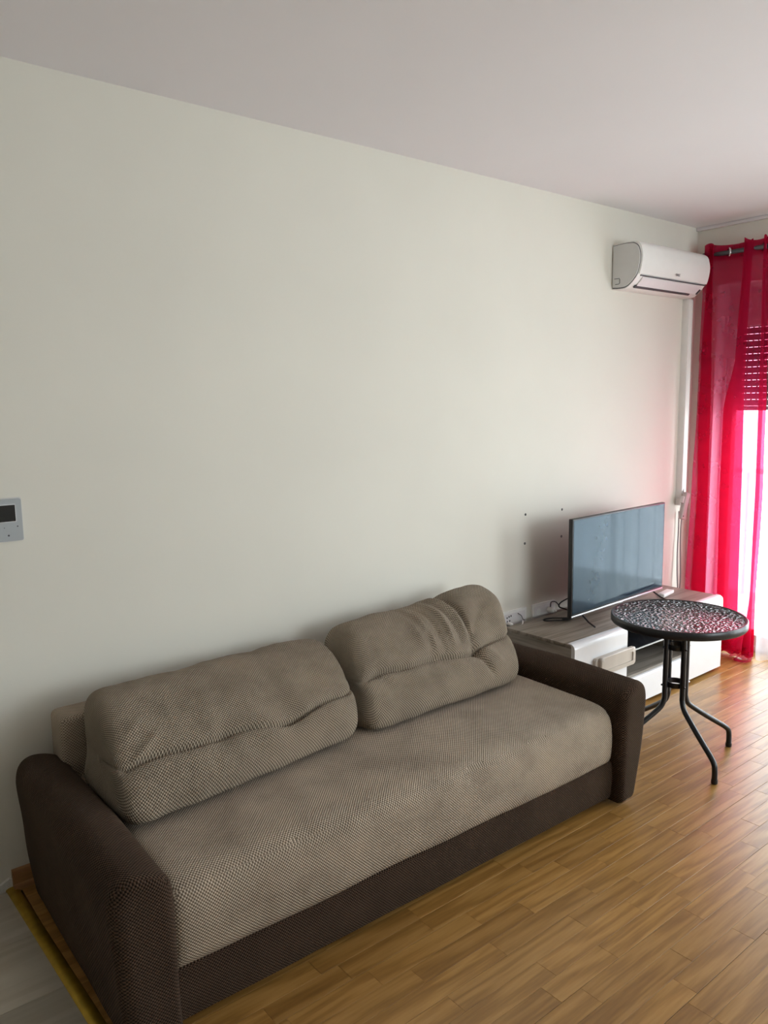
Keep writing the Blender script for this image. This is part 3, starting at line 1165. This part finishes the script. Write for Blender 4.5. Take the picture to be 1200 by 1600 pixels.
# ------------------------------------------------------------------ television
tvc = Vector((3.5525, -.250, CT + .004))
tvw = .897
tv = empty('television', tvc, math.atan2(.045, .895))
tag(tv, 'slim flat-screen television on the low cabinet, its screen reflecting pale curtains', 'television')
hz0, hz1 = .046, .545
hw = tvw / 2
bz = bmesh.new()
o = box('tv_case', -hw, hw, -.012, .012, hz0, hz1, 'black_plastic', tv, bev=.003)
o = box('tv_back', -hw * .8, hw * .8, .012, .055, hz0 + .02, hz0 + .30, 'black_plastic', tv, bev=.02, seg=3)
box('screen', -hw + .008, hw - .008, -.0135, -.011, hz0 + .019, hz1 - .008, 'screen', tv)
box('lower_trim', -hw, hw, -.015, -.011, hz0 + .001, hz0 + .010, 'silver', tv, bev=.001)
box('logo_plate', -.022, .022, -.017, -.0145, hz0 - .001, hz0 + .009, 'silver', tv, bev=.001)
for sx in (-1, 1):
    fx = sx * (hw - .10)
    b_ = tube_bm([(fx, -.004, hz0 + .004), (fx + sx * .010, -.055, .018), (fx + sx * .018, -.098, .003)], .0045, 8)
    tube_bm([(fx, .004, hz0 + .004), (fx + sx * .010, .055, .018), (fx + sx * .018, .098, .003)], .0045, 8, bm=b_)
    o = finish('stand_foot', b_, 'black_paint', tv)
    autosmooth(o, 60)
# signal and power leads behind it
zc = CT + .009
pw = empty('power_lead', (3.20, -.12, CT))
tag(pw, 'black lead looping on the cabinet beside the left edge of the television', 'cable')
def rel(pts, e):
    return [Vector(p) - Vector(e.location) for p in pts]
tube('lead', rel(catmull([(3.26, -.215, .60), (3.22, -.19, .565), (3.18, -.16, .535), (3.17, -.16, .515), (3.20, -.18, .50), (3.235, -.21, .478), (3.21, -.20, zc), (3.15, -.155, zc - .003), (3.11, -.125, zc - .004), (3.12, -.10, zc - .004), (3.17, -.115, zc - .003), (3.22, -.17, zc), (3.28, -.20, zc + .004), (3.34, -.20, zc + .02), (3.36, -.19, zc + .1)], 8), pw), .0036, 'black_plastic', pw, 8)
tube('lead_upper', rel(catmull([(3.17, -.16, .52), (3.19, -.12, .53), (3.23, -.06, .51), (3.262, -.03, .475)], 8), pw), .003, 'black_plastic', pw, 8)

# white slim box lying behind the table, right of the screen
st = empty('remote_control', (4.045, -.235, CT + .0045), radians(10))
tag(st, 'white slim remote control lying on the cabinet by the right foot of the television', 'remote control')
box('casing', -.075, .075, -.022, .022, 0, .020, 'white_plastic', st, bev=.005, seg=3)
box('battery_cover', -.070, -.02, -.016, .016, .0195, .0212, 'ac_flap', st, bev=.0005)

# ------------------------------------------------------------------ wall sockets
def plate(name, label, x0, x1, z0, z1):
    e = empty(name, ((x0 + x1) / 2, 0, (z0 + z1) / 2))
    tag(e, label, 'socket')
    w, h = (x1 - x0) / 2, (z1 - z0) / 2
    prism('cover_plate', rrect(-w, w, -h, h, .006), -.009, 0, 'white_plastic', e, plane='xz')
    prism('insert', rrect(-w + .014, w - .014, -h + .014, h - .014, .004), -.0105, -.006, 'ac_flap', e, plane='xz')
    return e
p1 = plate('wall_socket', 'white wall socket with black pin holes and a thin white plug, nearest the sofa', 2.908, 3.092, .41, .50)
for (x, z) in ((-.060, .012), (-.045, .016), (-.030, .018), (-.058, -.008), (-.040, -.006)):
    lathe('pin_hole', [(.0048, -.0110), (.0048, -.0098), (.002, -.0095)], 'logo', p1, 14, (x, 0, z), 'y')
pg = empty('charger_plug', (2.945, -.011, .437))
tag(pg, 'small white plug with a short cord in the wall socket nearest the sofa', 'plug')
tube('plug_body', [(0, 0, 0), (.004, -.022, -.001), (.006, -.030, -.002)], [.010, .009, .005], 'white_plastic', pg, 12)
tube('plug_cord', catmull([(.006, -.028, -.002), (.022, -.050, -.004), (.045, -.060, .004), (.062, -.045, .014)], 6), .0025, 'white_plastic', pg, 8)
tube('thin_lead', catmull([(.075, -.001, .042), (.088, -.012, .030), (.100, -.016, .008), (.108, -.022, .006)], 6), .0022, 'cord_grey', pg, 8)
p2 = plate('wall_socket', 'white double wall socket with a round plug, beside the television', 3.140, 3.328, .41, .50)
for x in (-.045, .040):
    o = lathe('socket_well', [(.019, -.0110), (.019, -.0096), (.017, -.0092), (.016, -.0098), (.001, -.0098)], 'white_plastic', p2, 24, (x, 0, 0), 'y')
pl = empty('power_plug', (3.268, -.0112, .455))
tag(pl, 'round white power plug with a bent neck in the double wall socket', 'plug')
lathe('plug_body', [(.016, 0), (.018, -.006), (.017, -.022), (.012, -.034), (.006, -.038)], 'white_plastic', pl, 24, (0, 0, 0), 'y')
tube('plug_neck', catmull([(.002, -.030, .004), (.010, -.040, -.003), (.010, -.036, -.006)], 5), .006, 'white_plastic', pl, 10)

# ------------------------------------------------------------------ round bistro table
TX, TY, TZ = 3.070, -.877, .637
tb = empty('bistro_table', (TX, TY, 0))
tag(tb, 'round black bistro table with pebbled dark glass top on four bent tube legs', 'table')
RT = .280
gt = bmesh.new()
lathe('glass_top', [(.001, TZ - .008), (RT - .010, TZ - .008), (RT - .010, TZ - .002), (.001, TZ - .002)], 'pebble_glass', tb, 96)
gt.free()
lathe('rim', [(RT - .014, TZ - .002), (RT - .011, TZ), (RT - .003, TZ), (RT, TZ - .004), (RT, TZ - .030), (RT - .003, TZ - .034), (RT - .012, TZ - .034), (RT - .014, TZ - .030)], 'black_paint', tb, 96, closed=True)
for k in range(4):
    a = radians(-117.4 + 90 * k + 2)
    c_, s_ = cos(a), sin(a)
    prof = [(.052, TZ - .030), (.052, .50), (.052, .30), (.053, .265), (.066, .232), (.095, .207), (.160, .163), (.215, .128), (.262, .098), (.281, .078), (.286, .050), (.286, .012)]
    pts = catmull([(r_ * c_, r_ * s_, z) for r_, z in prof], 6)
    lg = tube('leg', pts, .0115, 'black_paint', tb, 12)
    tube('foot_cap', [(.286 * c_, .286 * s_, .018), (.286 * c_, .286 * s_, .004), (.286 * c_, .286 * s_, 0)], [.0135, .0135, .010], 'black_plastic', lg, 12)
    # cross rail under the glass
    tube('top_rail', [(.05 * c_, .05 * s_, TZ - .022), ((RT - .013) * c_, (RT - .013) * s_, TZ - .022)], .007, 'black_paint', tb, 8)
for z in (.497, .328):
    cl = empty('collar', (0, 0, z))
    cl.parent = tb
    lathe('collar_ring', [(.034, -.010), (.040, -.012), (.042, 0), (.040, .012), (.034, .010)], 'black_paint', cl, 40, closed=True)
    for k in range(4):
        a = radians(-117.4 + 90 * k + 2)
        tube('bolt', [(.036 * cos(a), .036 * sin(a), 0), (.068 * cos(a), .068 * sin(a), 0), (.071 * cos(a), .071 * sin(a), 0)], [.0045, .0045, .003], 'silver' if k == 1 else 'black_paint', cl, 10)

# ------------------------------------------------------------------ air conditioner
ac = empty('air_conditioner', (3.785, 0, 2.165))
tag(ac, 'white wall-mounted split air conditioner in the upper right corner', 'air conditioner')
AL = .702
side = [(0, .002), (-.05, -.002), (-.088, .002), (-.118, .020), (-.140, .041), (-.157, .062), (-.170, .096), (-.178, .147), (-.175, .182), (-.163, .215), (-.140, .234), (-.115, .240), (-.06, .242), (0, .238)]
sp = catmull([(a, b_, 0) for a, b_ in side], 5)
prism('housing', [(p.x, p.y) for p in sp], .004, AL - .004, 'white_plastic', ac, plane='yz', smooth=30)
# side cheeks: slightly inset grey plates with a dark joint round the edge
def inset(pl_, d):
    cx_ = sum(p[0] for p in pl_) / len(pl_)
    cz_ = sum(p[1] for p in pl_) / len(pl_)
    return [(a + (cx_ - a) * d, b_ + (cz_ - b_) * d) for a, b_ in pl_]
base_o = [(p.x, p.y) for p in sp]
for (x0, x1, x2) in ((.004, .0025, -.004), (AL - .004, AL - .0025, AL + .004)):
    prism('side_joint', inset(base_o, .035), x0, x1, 'ac_line', ac, plane='yz', smooth=30)
    prism('side_cheek', inset(base_o, .075), x0, x2, 'ac_side', ac, plane='yz', smooth=30)
# small latch outline on the left cheek
b_ = tube_bm([(-.0045, -.020, .056), (-.0045, -.050, .056), (-.0045, -.053, .050), (-.0045, -.053, .030), (-.0045, -.048, .026), (-.0045, -.026, .026)], .0018, 6)
finish('latch', b_, 'ac_line', ac)
# front panel over the curved face
fp = [p for p in base_o if p[1] > .064 and p[0] < -.11]
outer = [(a - .007, b_ + (.004 if b_ > .2 else 0)) for a, b_ in fp]
prism('front_panel', outer + fp[::-1], .006, AL - .002, 'white_plastic', ac, plane='yz', smooth=30)
# joint line and louvre flap along the lower curve
prism('panel_joint', [(-.1585, .058), (-.1635, .0625), (-.158, .066), (-.15, .062)], .03, AL - .004, 'ac_line', ac, plane='yz')
flap = [(-.159, .056), (-.146, .036), (-.128, .020), (-.122, .012), (-.118, .017), (-.14, .040), (-.153, .060)]
prism('louvre_flap', flap, .055, AL - .045, 'ac_flap', ac, plane='yz')
prism('outlet_slot', [(-.120, .0100), (-.110, .002), (-.103, .007), (-.114, .018)], .045, AL - .10, 'logo', ac, plane='yz')
prism('end_vent', [(-.145, .034), (-.120, .012), (-.115, .018), (-.14, .040)], AL - .035, AL - .022, 'logo', ac, plane='yz')
# maker's name, printed small on the panel
cu = bpy.data.curves.new('maker_name', 'FONT')
cu.body = 'GREE'
cu.size = .020
cu.extrude = .0003
cu.align_x = 'CENTER'
tmp = bpy.data.objects.new('tmp_text', cu)
COL.objects.link(tmp)
bpy.context.view_layer.update()
me = bpy.data.meshes.new_from_object(tmp)
bpy.data.objects.remove(tmp)
mk = bpy.data.objects.new('maker_name', me)
me.materials.clear()
me.materials.append(MT['logo'])
COL.objects.link(mk)
mk.parent = ac
mk.location = (.362, -.1805, .082)
mk.rotation_euler = (radians(101), 0, 0)

# white trunking down the wall, cord and in-line plug block
tr = empty('cable_trunking', (4.545, 0, 0))
tag(tr, 'white cable trunking running down the wall below the air conditioner', 'cable trunking')
prism('channel', [(-.030, 0), (-.030, -.034), (-.026, -.038), (.022, -.038), (.026, -.034), (.026, 0)], .945, 2.164, 'trunk', tr, plane='xy')
prism('channel_lid', [(-.027, -.038), (-.027, -.0405), (-.023, -.042), (.019, -.042), (.023, -.0405), (.023, -.038)], .950, 2.160, 'trunk', tr, plane='xy')
prism('end_cut', [(-.030, -.001), (-.030, -.036), (.0, -.030), (.020, -.002)], .905, .944, 'trunk', tr, plane='xy')
tube('lower_cord', catmull([(-.012, -.018, .865), (-.010, -.018, .75), (-.016, -.02, .60), (-.018, -.025, .47), (-.012, -.03, .36), (0, -.03, .28)], 8), .004, 'cord_grey', tr, 8)
cb = empty('plug_block', (4.508, -.066, .905))
tag(cb, 'pale grey in-line plug block hanging on a grey cord beside the trunking', 'plug block')
tube('upper_cord', catmull([(.074, .052, 1.245), (.076, .052, 1.0), (.074, .052, .6), (.066, .048, .3), (.035, .030, .12), (.008, .012, .075), (.004, .006, .055)], 8), .0035, 'cord_grey', cb, 8)
tube('lower_cord', catmull([(-.024, 0, -.082), (-.026, .002, -.14), (-.016, .006, -.25), (.0, .010, -.36), (.016, .016, -.46), (.03, .03, -.58)], 8), .0035, 'cord_grey', cb, 8)
b_ = box_bm(-.024, .024, -.014, .014, -.086, .086, .008, 3)
bmesh.ops.rotate(b_, verts=b_.verts[:], cent=(0, 0, 0), matrix=Matrix.Rotation(radians(17), 3, 'Y'))
o = finish('block_body', b_, 'plug_grey', cb)
autosmooth(o, 40)
b_ = box_bm(-.012, .012, -.011, .011, -.022, .022, .004, 2)
bmesh.ops.rotate(b_, verts=b_.verts[:], cent=(0, 0, 0), matrix=Matrix.Rotation(radians(17), 3, 'Y'))
bmesh.ops.translate(b_, verts=b_.verts[:], vec=(-.014, .004, .040))
o = finish('plug_neck', b_, 'ac_side', cb)
lathe('reset_button', [(.005, -.0155), (.005, -.0135)], 'logo', cb, 12, (-.030, 0, -.060), 'y')

# ------------------------------------------------------------------ intercom
ic = empty('video_intercom', (.559, 0, 1.218))
tag(ic, 'silver-grey video intercom panel with dark screen on the wall at the left edge', 'intercom')
prism('casing', rrect(-.1, .1, -.066, .066, .005), -.017, 0, 'intercom', ic, plane='xz')
prism('back_plate', rrect(-.104, .104, -.069, .069, .005), -.006, 0, 'ac_side', ic, plane='xz')
prism('screen_frame', rrect(-.083, .083, -.006, .050, .003), -.0182, -.016, 'silver', ic, plane='xz')
prism('screen', rrect(-.081, .081, -.004, .048, .002), -.0188, -.017, 'intercom_screen', ic, plane='xz')
for (x, z, r) in ((.085, -.021, .0022), (.046, -.023, .0014), (.057, -.048, .0030), (.0, -.048, .003), (-.05, -.048, .003)):
    lathe('touch_key', [(r, -.0176), (r, -.0165)], 'logo', ic, 12, (x, 0, z), 'y')
